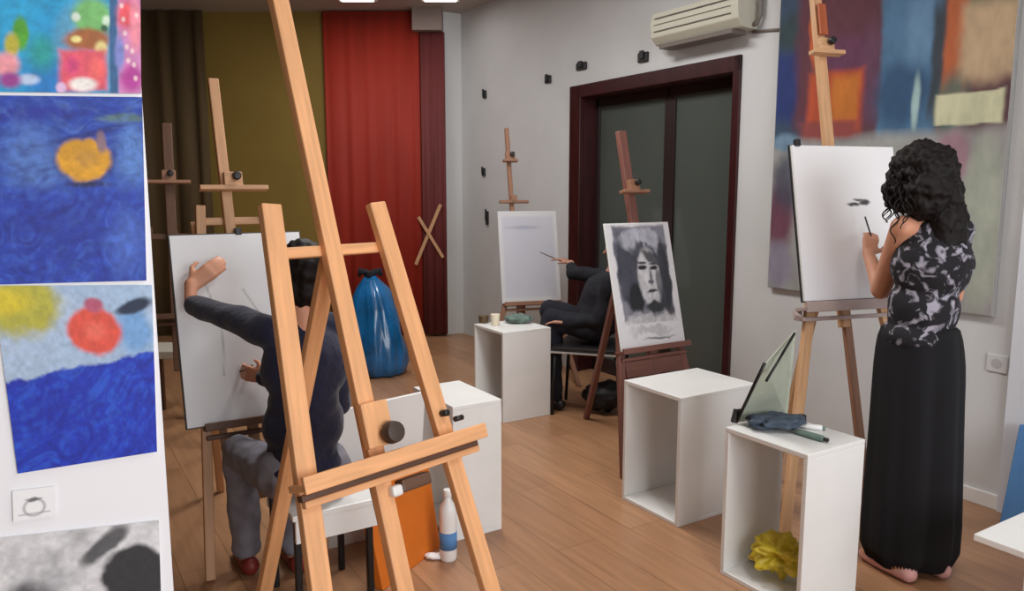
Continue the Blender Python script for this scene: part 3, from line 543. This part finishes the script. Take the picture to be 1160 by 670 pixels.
sheet('canvas', R(WB-.0345, 2.985, 2.50), -Av*1.235, -Z*1.61, 210, art_big, pt, .0008, vpaint_mat)
ac = thing('air_conditioner', 'cream split air conditioner mounted high above the dark door', 'air conditioner', R(WB-.1, 3.6, 2.4), ANG)
prof = [(0, 2.37), (0, 2.575), (-.10, 2.585), (-.155, 2.57), (-.175, 2.50), (-.165, 2.42), (-.12, 2.375)]
MB().loft([[R(WB-.002+x, a, z) for x, z in prof] for a in (3.17, 3.90)]).build('casing', acm, ac, .006)
MB().rbox(WB-.150, WB-.03, 3.23, 3.84, 2.345, 2.372).build('air_outlet', acd, ac, .004)
for zz in (2.45, 2.49, 2.53): MB().rbox(WB-.180, WB-.165, 3.22, 3.86, zz, zz+.004).build('louvre', acd, ac)
pf = MB().tube([R(WB-.03, 3.13, CH-.02), R(WB-.03, 3.13, 2.44), R(WB-.035, 3.145, 2.40), R(WB-.04, 3.168, 2.39)], .014, 8).build('coolant_pipe', mat('pipe_grey', c(120, 112, 106), .5), ac, 0, True)
MB().tube([R(WB-.01, 3.2, 2.36), R(WB-.01, 3.08, 2.35), R(WB-.01, 3.0, 2.34)], .008, 6).build('power_cable', mat('pipe_grey', c(120, 112, 106)), ac, 0, True)
clips = [(550, 107, .05, .07, 'black wall clip near the far corner, highest of the three in a column'), (549, 195, .045, .075, 'black wall clip in the middle of the column left of the far easel'), (553, 247, .035, .13, 'long thin black wall clip just above the corner of the far pad'), (622, 90, .075, .06, 'black wall clip left of the door frame corner'), (660, 75, .12, .055, 'black wall clip above the left corner of the door frame'), (730, 65, .10, .065, 'black wall clip beside the air conditioner above the door')]
for x, y, wa, hz, lab in clips:
    p = pln(x, y, R(WB, 0), Bv); a = p.dot(Av); th = thing('wall_clip', lab, 'clip', R(WB, a, p.z), ANG, 'black clips on the white wall')
    MB().rbox(WB-.022, WB-.001, a-wa/2, a+wa/2, p.z-hz/2, p.z+hz/2).build('clip_body', black, th, .006); MB().rbox(WB-.034, WB-.02, a-wa/5, a+wa/5, p.z-hz*.2, p.z+hz*.65).build('lever', black, th, .003)
p = pln(1130, 412, R(WB, 0), Bv); a = p.dot(Av); th = thing('wall_socket', 'white electrical socket on the wall right of the woman', 'socket', R(WB, a, p.z), ANG)
MB().rbox(WB-.008, WB, a-.045, a+.045, p.z-.04, p.z+.04).build('cover_plate', mat('socket_plastic', c(206, 207, 207), .4), th, .003)
MB().cyl(R(WB-.0095, a, p.z), R(WB-.007, a, p.z), .022, n=18).build('socket_insert', mat('socket_grey', c(180, 180, 180), .4), th)
# blue canvas leaning at the right edge
q0 = zat(1149, 572); a = min(q0.dot(Av), 1.62)
a = 1.57; MB_ = MB().box(R(3.46, a, 0.003), -Av*.9, Bv*.02, Z*.44+Bv*.10); o = MB_.build('leaning_canvas', bluem, None, .003, loc=R(3.5, a-.4, 0), rz=ANG); tag(o, 'blue canvas leaning on the white wall at the right edge', 'canvas')
th = struct('trim_3', MB().rbox(WB-.03, WB-.0, .9, 1.66, .0, CH), mat('pale_panel', c(222, 226, 234), .5), .003)
# ================================================================== BACK WALL AREA
def curtain(name, label, x0, x1, z0, z1, Y, m, folds, amp, cat='curtain'):
    n = folds*12; b = bmesh.new(); rows = []
    for zz in (z0, (z0+z1)/2, z1):
        k = 1 if zz < z1 else .7
        rows.append([b.verts.new(V((x0+(x1-x0)*i/n, Y+amp*k*math.sin(2*math.pi*folds*i/n+.6*math.sin(i*.37)), zz))) for i in range(n+1)])
    for r0, r1 in zip(rows, rows[1:]):
        for i in range(n): f = b.faces.new((r0[i], r0[i+1], r1[i+1], r1[i])); f.smooth = True
    me = bpy.data.meshes.new(name); b.to_mesh(me); b.free(); o = link(name, me, m, None, loc=V(((x0+x1)/2, Y, z0))); tag(o, label, cat)
    s = o.modifiers.new('solid', 'SOLIDIFY'); s.thickness = .006; return o
curtain('curtain', 'bright red curtain hanging in soft folds from the ceiling at the back', at(364, 14, 7.5).x, at(474, 14, 7.5).x, .03, 3.12, 7.54, redc, 6, .007)
curtain('curtain', 'narrow maroon curtain between the red one and the white pillar', at(474, 40, 7.45).x+.01, at(503, 40, 7.45).x, .03, 2.92, 7.50, maroon, 3, .008)
curtain('curtain', 'dark brown curtain at the left end of the olive wall', -4.6, at(228, 14, 7.5).x, .03, 3.12, 7.52, browncurt, 9, .02)
# crossed slats leaning before the maroon curtain
cs = thing('crossed_slats', 'pair of crossed pale wooden slats hanging on the maroon curtain', 'slats', at(485, 268, 7.47))
MB().bar(at(471, 300, 7.483), at(499, 232, 7.483), .034, .016, V((1, 0, 0))).build('slat', pine_mid, cs, .003)
MB().bar(at(502, 292, 7.466), at(474, 246, 7.466), .03, .016, V((1, 0, 0))).build('slat', pine_mid, cs, .003)
# blue bag on the floor far back
bg = zat(432, 424); th = thing('plastic_bag', 'shiny blue plastic sack tied at the top before the red curtain', 'bag', bg)
from mathutils import noise as mn
rings = []; N = 96; LV = [(.0, .13), (.02, .18), (.1, .205), (.2, .21), (.3, .20), (.4, .19), (.5, .175), (.6, .15), (.68, .11), (.74, .065), (.77, .04)]
for zz, r in LV:
    rings.append([bg+V((-.09*zz+math.cos(t)*r*k, math.sin(t)*r*k*.9, zz*1.02)) for t, k in ((2*math.pi*i/N, 1+.16*mn.noise(V((math.cos(2*math.pi*i/N)*2.3, math.sin(2*math.pi*i/N)*2.3, zz*4)))+.10*abs(mn.noise(V((math.cos(2*math.pi*i/N)*6, math.sin(2*math.pi*i/N)*6, zz*2.5))))) for i in range(N))])
MB().loft(rings).build('sack', bluebag, th, 0, True)
b = MB()
for kx, ky in ((-.05, .0), (.05, .02), (.0, -.04)): b.tube([bg+V((-.07, 0, .77)), bg+V((-.07+kx*.6, ky, .81)), bg+V((-.07+kx*1.5, ky, .82)), bg+V((-.07+kx*1.7, ky, .78))], [.03, .028, .03, .015], 10)
b.build('knot', darkcloth, th, 0, True)
# low dark shelf with pale board at the far left, under the dark easel
p = zat(200, 470); sh = thing('stool', 'low brown stool with a pale seat behind the large white board', 'stool', V((p.x, p.y, 0)))
hs = .40; cc = at(198, 440, p.y-.0); cc.z = .42; cc = V((cc.x, p.y, 0))
MB().box(cc+V((-.18, -.15, .40)), V((.36, 0, 0)), V((0, .3, 0)), Z*.05).build('seat', mat('pale_seat', c(190, 184, 172), .6), sh, .006)
for sx in (-.15, .12):
    for sy in (-.13, .1): MB().box(cc+V((sx, sy, 0)), V((.03, 0, 0)), V((0, .03, 0)), Z*.4).build('leg', brownwood, sh, .003)
# ceiling lights
for i, (x, y, lab) in enumerate(((-1.36, 6.93, 'square ceiling light above the red curtain'), (-.63, 6.93, 'square ceiling light near the white pillar'))):
    p = V((x, y, CH)); th = thing('ceiling_light', lab, 'ceiling light', p, 0, 'square ceiling lights')
    MB().box(p+V((-.17, -.17, -.03)), V((.34, 0, 0)), V((0, .34, 0)), Z*.029).build('housing', white_lam, th, .004)
    MB().box(p+V((-.14, -.14, -.036)), V((.28, 0, 0)), V((0, .28, 0)), Z*.006).build('diffuser', lampm, th)
# ================================================================== PEOPLE
def axes(fwd, tilt=0):
    f = V((fwd[0], fwd[1], 0)).normalized(); return V((f.y, -f.x, 0)), f, Z    # right, forward, up
def hand(wrist, d, palm_n, thumb_side, curl=.5, s=1.0):
    """palm and five tapering, bent fingers as capsules; d = pointing direction, palm_n = direction the palm faces"""
    d = d.normalized(); pn = (palm_n-d*palm_n.dot(d)).normalized(); sd = thumb_side-d*thumb_side.dot(d)-pn*thumb_side.dot(pn); sd = sd.normalized(); P = []
    for k in (-.024, -.008, .008, .024): P.append((wrist+sd*k*.6*s, .014*s, wrist+d*.085*s+sd*k*s, .012*s))
    for k, ln in ((.027, .068), (.009, .078), (-.009, .072), (-.026, .055)):
        a = wrist+d*.085*s+sd*k*s; dd = d.copy(); r = .0092*s; ll = ln*s
        for j, fr in enumerate((.45, .32, .27)):
            ang = curl*(.5+.45*j); dd = (d*math.cos(ang)+pn*math.sin(ang)).normalized(); q = a+dd*ll*fr; P.append((a, r, q, r*.9)); a = q; r *= .9
    a = wrist+d*.02*s+sd*.022*s; q = a+(d*.6+sd*.7+pn*.2).normalized()*.042*s; e = q+(d*.9+sd*.15+pn*.4).normalized()*.032*s
    P += [(a, .0125*s, q, .0105*s), (q, .0105*s, e, .0085*s)]; return P
def head(ce, fwd, s=1.0, neck=None):
    rt, f, up = fwd; P = [(ce+up*.02*s, (.075*s, .092*s, .098*s), fwd), (ce+f*.03*s-up*.055*s, (.052*s, .058*s, .055*s), fwd)]
    P += [(ce+f*.093*s-up*.005*s, .010*s, ce+f*.112*s-up*.032*s, .012*s), (ce+f*.082*s-up*.066*s+rt*.018*s, .009*s, ce+f*.082*s-up*.066*s-rt*.018*s, .009*s), (ce+f*.07*s-up*.1*s, .018*s, ce+f*.06*s-up*.1*s, .018*s)]
    for sg in (-1, 1):
        P += [(ce+rt*sg*.077*s-up*.01*s, (.010*s, .018*s, .03*s), fwd), (ce+rt*sg*.03*s+f*.083*s+up*.028*s, .009*s, ce+rt*sg*.05*s+f*.074*s+up*.028*s, .008*s), (ce+rt*sg*.045*s+f*.062*s-up*.03*s, .02*s, ce+rt*sg*.045*s+f*.062*s-up*.03*s, .02*s)]
    return P
def eyes(ce, fwd, body, s=1.0):
    rt, f, up = fwd
    for sg in (-1, 1):
        p = ce+rt*sg*.031*s+f*.085*s+up*.008*s; MB().ball(p, .012*s).build('eye', mat('eye_white', c(225, 220, 215), .2), body, 0, True)
def ellring(ce, rx, ry, x, y, n=48, mod=None): return [ce+x*math.cos(2*math.pi*k/n)*rx*(mod(k/n) if mod else 1)+y*math.sin(2*math.pi*k/n)*ry*(mod(k/n) if mod else 1) for k in range(n)]
# ---- standing woman -------------------------------------------------
YW = 2.80; FW = axes((-.42, .9)); wp = at(1040, 600, YW); wp.z = 0
wo = thing('person', 'standing woman with dark curly hair, floral sleeveless top and long black trousers, drawing', 'person', wp)
hc = at(1043, 205, YW+.02); neck = at(1052, 247, YW); shL = at(1023, 258, YW-.01); shR = at(1086, 262, YW+.05); chest = at(1056, 300, YW); waist = at(1046, 350, YW); hip = at(1040, 395, YW)
elL = at(998, 328, YW+.17); wrL = at(984, 288, YW+.36); elR = at(1080, 335, YW+.18); wrR = at(1046, 318, YW+.36)
rt, f, up = FW; tor = (rt, f, up)
kneeL, kneeR = at(1018, 510, YW+.02), at(1060, 505, YW+.03); ankL = at(1018, 625, YW-.07); ankR = at(1056, 620, YW-.04); ankL.z = ankR.z = .08
body = head(hc, FW, 1.0)
body += [(hc-up*.06-f*.02, .05, neck-up*.02, .052), (neck-up*.03, .06, chest+up*.06, .08), (shL, .046, shR, .046), (chest, (.145, .10, .13), tor), (waist, (.12, .09, .11), tor), (hip, (.115, .085, .09), tor)]
body += [(shL, .046, elL, .04), (elL, .036, wrL, .024), (shR, .043, elR, .036), (elR, .036, wrR, .024)]
body += hand(wrL, (at(988, 262, YW+.44)-wrL), V((0, .6, -.6)), rt, .55, .95) + hand(wrR, (at(1030, 312, YW+.46)-wrR), V((0, 0, 1)), V((0, 1, 0)), .7, .95)
for hsd, kn, an in ((-1, kneeL, ankL), (1, kneeR, ankR)):
    hp = hip+rt*hsd*.055-up*.06; body += [(hp, .068, kn, .055), (kn, .055, an, .036), (an-up*.03, .035, an-up*.045+f*.14, .024), (an-up*.03-f*.03, .03, an-up*.045, .034)]
wb = organic('body', body, .0065, skin, wo, 3); eyes(hc, FW, wb)
# top
top = [(chest, (.160, .122, .15), tor), (waist, (.140, .112, .13), tor), (hip+up*.05, (.150, .12, .08), tor), (shL+rt*.075, .045, shR, .056), (chest+up*.1, .10, chest, .12), (shR, .052, shR.lerp(elR, .45), .052)]
organic('floral_top', top, .009, floralm, wo, 4, lambda co: co+V((mn.noise(co*16), mn.noise(co*16+V((9, 0, 0))), 0))*.006)
# trousers: two wide legs hanging in folds
rings = []; cols = [(362, 1003, 1083), (380, 996, 1086), (410, 992, 1090), (450, 990, 1087), (520, 985, 1085), (590, 979, 1083), (646, 974, 1081)]
def trmod(ph):
    return lambda t: 1+.035*math.sin(2*math.pi*(9*t)+ph)+.02*math.sin(2*math.pi*17*t+ph*2)
for i, (y, xl, xr) in enumerate(cols):
    pl_, pr_ = at(xl, y, YW), at(xr, y, YW); ce = (pl_+pr_)/2; w_ = (pr_-pl_).length/2; k = i/6
    rings.append(ellring(ce, w_*.98, (.118+.05*k), V((1, 0, 0)), V((0, 1, 0)), 72, (lambda kk: (lambda t: 1+(.01+.035*kk)*math.sin(2*math.pi*9*t)+.02*kk*math.sin(2*math.pi*17*t+1)-.16*kk*math.exp(-((t-.75)/.05)**2)-.12*kk*math.exp(-((t-.25)/.05)**2)))(k)))
MB().loft(rings).build('trousers', blackcloth, wo, 0, True).modifiers.new('sub', 'SUBSURF').render_levels = 1
for an in (ankL, ankR):
    organic('shoe', [(an-up*.045-f*.045, .034, an-up*.05+f*.09, .032), (an-up*.05+f*.09, .032, an-up*.055+f*.15, .022)], .006, pinkshoe, wo, 2)
# hair: curly mass with separate curls
hb = [(hc+up*.03-f*.01, (.112, .122, .112), FW), (hc-f*.05-up*.04, (.118, .09, .11), FW), (hc+rt*.06-f*.04-up*.09, (.07, .06, .12), FW), (at(1074, 258, YW-.05), (.075, .06, .13), FW), (hc-rt*.05+f*.02-up*.02, (.065, .08, .10), FW)]
hr = organic('hair', hb, .008, hairm, wo, 2, lambda co: co+(co-hc).normalized()*(.016*mn.noise(co*30)+.010*mn.noise(co*70)))
mb = MB()
for k in range(230):
    ph = random.uniform(0, 2*math.pi); th_ = random.uniform(-.75, 1.0); dv = (rt*math.cos(ph)+f*math.sin(ph)*.95)*math.cos(th_*1.3)+up*math.sin(th_*1.3); 
    if (dv.dot(f) > .55 and th_ < .5) or (dv.dot(rt) < -.1 and th_ < -.35): continue
    p0 = hc-up*.01+V((dv.x*.118, dv.y*.118, dv.z*.125)); L_ = random.uniform(.05, .12)*(1.5 if th_ < 0 and dv.dot(f) < .2 else .8); rr = random.uniform(.007, .013); n = 18; tw = random.uniform(0, 6); out = V((dv.x, dv.y, 0))*.25; pts = []
    for i in range(n):
        t = i/(n-1); an_ = tw+t*L_/.02*1.6; ax = p0+out*L_*math.sin(t*1.5)*.8-up*L_*t*(1 if th_ < .6 else .55); pts.append(ax+rt*math.cos(an_)*rr+f*math.sin(an_)*rr)
    mb.tube(pts, [.0045*(1-.6*i/n) for i in range(n)], 5)
mb.build('curls', hairm, hr, 0, True)
# pencil in her hand
pt_ = at(980, 246, YW+.50); o = MB().cyl(wrL+(at(988, 262, YW+.44)-wrL)*.75, pt_, .0035, .0035, 8).build('pencil', black, None, 0, True, loc=wrL); tag(o, 'thin black pencil in the standing woman\'s raised hand', 'pencil')
# ---- seated painter at the left -----------------------------------
YS = 2.50; FS = axes((-.53, .85)); rt, f, up = FS; sp_ = at(335, 560, YS); sp_.z = 0
so = thing('person', 'seated painter in navy sweater and grey trousers seen from behind on the white bench', 'person', sp_)
hip = at(342, 500, YS+.03); hip.z = .50; chest = at(345, 415, YS+.03); nk = at(342, 352, YS+.05); hc = at(342, 312, YS+.08); shL = at(306, 378, YS-.03); shR = at(374, 372, YS+.12)
elL = at(262, 360, YS+.12); wrL = at(216, 345, YS+.28); elR = at(382, 455, YS+.20); wrR = at(300, 428, YS+.33)
hpL = hip-rt*.08; hpR = hip+rt*.08; knL = at(270, 512, YS+.30); knR = at(330, 520, YS+.42); anL = at(280, 628, YS+.28); anR = at(335, 640, YS+.30); anL.z = anR.z = .075
tor = FS; body = head(hc, FS, .92)
body += [(hc-up*.06, .045, nk, .05), (nk-up*.02, .055, chest+up*.08, .07), (shL, .045, shR, .045), (chest, (.13, .09, .13), tor), (hip.lerp(chest, .4), (.12, .09, .12), tor), (hip, (.14, .10, .09), tor)]
body += [(shL, .042, elL, .034), (elL, .034, wrL, .023), (shR, .042, elR, .034), (elR, .034, wrR, .023)]
body += [(wrL, .023, at(216, 322, YS+.31), .024)]+hand(at(217, 324, YS+.31), (at(246, 301, YS+.36)-at(217, 324, YS+.31)), f*.8-up*.3, up, .5, .98) + hand(wrR, (at(272, 421, YS+.36)-wrR), f, up, .8, .9)
for hp, kn, an in ((hpL, knL, anL), (hpR, knR, anR)): body += [(hp, .075, kn, .052), (kn, .05, an, .034), (an-up*.03, .032, an-up*.045+f*.13, .024), (an-up*.03-f*.02, .03, an-up*.04, .034)]
sb = organic('body', body, .0065, skin, so, 3); eyes(hc, FS, sb, .92)
sw = [(hip+up*.07, .118, chest, .128), (chest, (.148, .112, .15), tor), (hip.lerp(chest, .45), (.140, .112, .13), tor), (hip+up*.02, (.150, .118, .06), tor), (shL, .056, shR, .056), (nk-up*.03, .055, chest, .10), (shL, .058, elL, .052), (elL, .052, wrL+(elL-wrL)*.08, .040), (shR, .058, elR, .052), (elR, .052, wrR, .036)]
organic('sweater', sw, .009, navy, so, 4, lambda co: co+V((mn.noise(co*14), mn.noise(co*14+V((9, 0, 0))), mn.noise(co*11)))*.007)
tr = [(hip-up*.0, (.148, .115, .085), tor), (hpL, .088, knL, .066), (knL, .066, anL+up*.03, .056), (hpR, .088, knR, .066), (knR, .066, anR+up*.03, .056)]
organic('trousers', tr, .009, greycloth, so, 3, lambda co: co+V((mn.noise(co*18), mn.noise(co*18+V((9, 0, 0))), mn.noise(co*15)))*.008)
for an in (anL, anR): organic('shoe', [(an-up*.04-f*.04, .036, an-up*.042+f*.09, .034), (an-up*.042+f*.09, .034, an-up*.05+f*.15, .024)], .006, redshoe, so, 2)
organic('hair', [(hc+up*.025-f*.012, (.088, .098, .10), FS), (hc-f*.035-up*.035, (.078, .065, .08), FS)], .007, hairm, so, 2, lambda co: co+(co-hc).normalized()*.008*mn.noise(co*45))
o = MB().cyl(at(272, 421, YS+.33), at(286, 414, YS+.42), .004, n=8).build('pencil', brownm, None, 0, True, loc=at(272, 421, YS+.33)); tag(o, 'short brown pencil in the seated painter\'s lower hand', 'pencil')
# ---- dark seated person in the middle distance --------------------
FD = axes((-.93, .30)); rt, f, up = FD; YD = 4.95
bp0 = at(674, 400, YD); bp0.z = 0
do = thing('person', 'person in dark clothes sitting behind the charcoal portrait, arm stretched to the far pad', 'person', bp0)
hip = bp0+V((.0, 0, .56)); chest = at(686, 338, YD); nk = at(699, 303, YD); hc = nk+up*.12-f*.02; shR = at(688, 314, YD+.16); shL = at(690, 320, YD-.16)
elR = at(664, 303, YD+.26); elR = shR+f*.24+up*.02; wrR = at(647, 298, YD+.32); elL = shL+f*.05-up*.25; wrL = elL+f*.22-up*.02
hpL, hpR = hip-rt*.08, hip+rt*.08; knL = hpL+f*.27+up*.05; knR = hpR+f*.33+up*.09; anL = knL-f*.02; anR = knR-f*.02; anL.z = anR.z = .08
body = head(hc, FD, .95)+[(hc-up*.07, .045, nk, .05), (nk, .055, chest+up*.05, .07), (shL, .045, shR, .045), (chest, (.14, .10, .14), FD), (hip.lerp(chest, .45), (.13, .1, .13), FD), (hip, (.14, .11, .10), FD), (shR, .042, elR, .034), (elR, .034, wrR, .023), (shL, .042, elL, .034), (elL, .034, wrL, .023)]
body += hand(wrR, (at(630, 292, YD+.38)-wrR), V((0, 0, -1)), V((0, -1, .3)), .5, .95)+hand(wrL, f, -up, rt, .4, .95)
for hp, kn, an in ((hpL, knL, anL), (hpR, knR, anR)): body += [(hp, .075, kn, .052), (kn, .05, an, .034), (an-up*.03, .032, an-up*.045+f*.13, .024)]
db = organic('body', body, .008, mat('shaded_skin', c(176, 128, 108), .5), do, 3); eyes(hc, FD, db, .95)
organic('jacket', [(chest, (.17, .16, .17), FD), (hip.lerp(chest, .45), (.16, .16, .16), FD), (shL, .06, shR, .06), (shL, .06, elL, .055), (elL, .052, wrL, .042), (shR, .06, elR, .052), (elR, .05, elR.lerp(wrR, .5), .042), (hip+up*.03, (.155, .125, .1), FD)], .011, darkcloth, do, 3, lambda co: co+V((mn.noise(co*14), mn.noise(co*14+V((9, 0, 0))), mn.noise(co*11)))*.01)
organic('trousers', [(hip, (.15, .12, .10), FD)]+[x for hp, kn, an in ((hpL, knL, anL), (hpR, knR, anR)) for x in ((hp, .088, kn, .072), (kn, .072, an+up*.02, .055))], .011, mat('dark_navy_trousers', c(22, 24, 36), .9, .2, 12), do, 3, lambda co: co+V((mn.noise(co*16), mn.noise(co*16+V((9, 0, 0))), mn.noise(co*11)))*.01)
for an in (anL, anR): organic('shoe', [(an-up*.04-f*.04, .036, an-up*.045+f*.14, .028)], .008, black, do, 2)
organic('hair', [(hc+up*.025-f*.012, (.092, .10, .10), FD), (hc-f*.05-up*.06, (.075, .05, .11), FD)], .009, hairm, do, 2)
bs = at(640, 298, YD+.33); o = MB().cyl(bs, at(612, 286, YD+.44), .005, .003, 8).build('paintbrush', brownwood, None, 0, True, loc=bs); tag(o, 'dark paintbrush in the outstretched hand before the far pad', 'paintbrush')
bgp = bp0-f*.08-rt*.04; bgp.z = 0
crumple('filler_bag', 'black bag added on the floor to darken the space under the chair of the person in dark clothes', 'bag', bgp, .13, mat('bag_black', c(20, 18, 22), .6), .75, 31, 4, .3, 1, .8)  # bag added to fill the dark area beneath the chair
# chair
chz = .455; ch = thing('chair', 'black chair with pale metal seat edge under the person in dark clothes', 'chair', bp0, math.atan2(f.y, f.x))
hc0 = bp0+Z*chz
MB().cbox(hc0+f*.03-Z*.015, f, rt, Z, .42, .42, .03).build('seat', black, ch, .01)
MB().cbox(hc0+f*.03-Z*.037, f, rt, Z, .43, .43, .012).build('seat_frame', mat('pale_metal', c(200, 200, 200), .3, metallic=.5), ch, .003)
for sx in (-.17, .22):
    for sy in (-.19, .19): q_ = bp0+f*sx+rt*sy; MB().cyl(q_+f*(.02 if sx > 0 else -.05), q_+Z*(chz-.04), .011, n=10).build('leg', blackm, ch, 0, True)
MB().cbox(hc0-f*.2+Z*.30, rt, f, Z, .4, .02, .24).build('backrest', black, ch, .008)
for sy in (-.17, .17): MB().cyl(hc0-f*.17+rt*sy-Z*.03, hc0-f*.205+rt*sy+Z*.25, .01, n=8).build('back_post', blackm, ch, 0, True)
# ================================================================== LIGHT
def area(name, loc, target, sx, sy, power, col=(1, 1, 1)):
    l = bpy.data.lights.new(name, 'AREA'); l.shape = 'RECTANGLE'; l.size = sx; l.size_y = sy; l.energy = power; l.color = col
    o = bpy.data.objects.new(name, l); COL.objects.link(o); o.location = loc; o.rotation_euler = (V(target)-V(loc)).to_track_quat('-Z', 'Y').to_euler(); return o
area('window_daylight', R(1.35, -2.6, 1.75), R(1.35, 3, 1.1), 3.0, 2.0, 135, (.94, .97, 1))
for i, (b, a, pw) in enumerate(((1.6, .6, 26), (1.9, 3.4, 60), (2.0, 5.8, 24))):
    th = thing('ceiling_light', 'long ceiling light out of the picture', 'ceiling light', R(b, a, CH), ANG, 'long ceiling lights overhead')
    MB().rbox(b-.15, b+.15, a-.6, a+.6, CH-.04, CH-.001).build('housing', white_lam, th, .004)
    area('ceiling_lamp', R(b, a, CH-.06), R(b, a, 0), .3, 1.2, pw, (1, .98, .95))
wd = bpy.data.worlds.new('World'); bpy.context.scene.world = wd; wd.use_nodes = True; bg_ = wd.node_tree.nodes['Background']; bg_.inputs[0].default_value = (.8, .88, 1, 1); bg_.inputs[1].default_value = .8
# ================================================================== CAMERA
cd = bpy.data.cameras.new('camera'); cd.sensor_width = 36; cd.lens = 36*F/1160; cd.clip_start = .05
co = bpy.data.objects.new('camera', cd); COL.objects.link(co); co.location = CAM; co.rotation_euler = (math.pi/2-PITCH, 0, 0)
sc = bpy.context.scene; sc.camera = co
sc.view_settings.view_transform = 'Standard'; sc.view_settings.look = 'None'; sc.view_settings.gamma = 1; sc.view_settings.exposure = -.13; sc.view_settings.use_curve_mapping = False
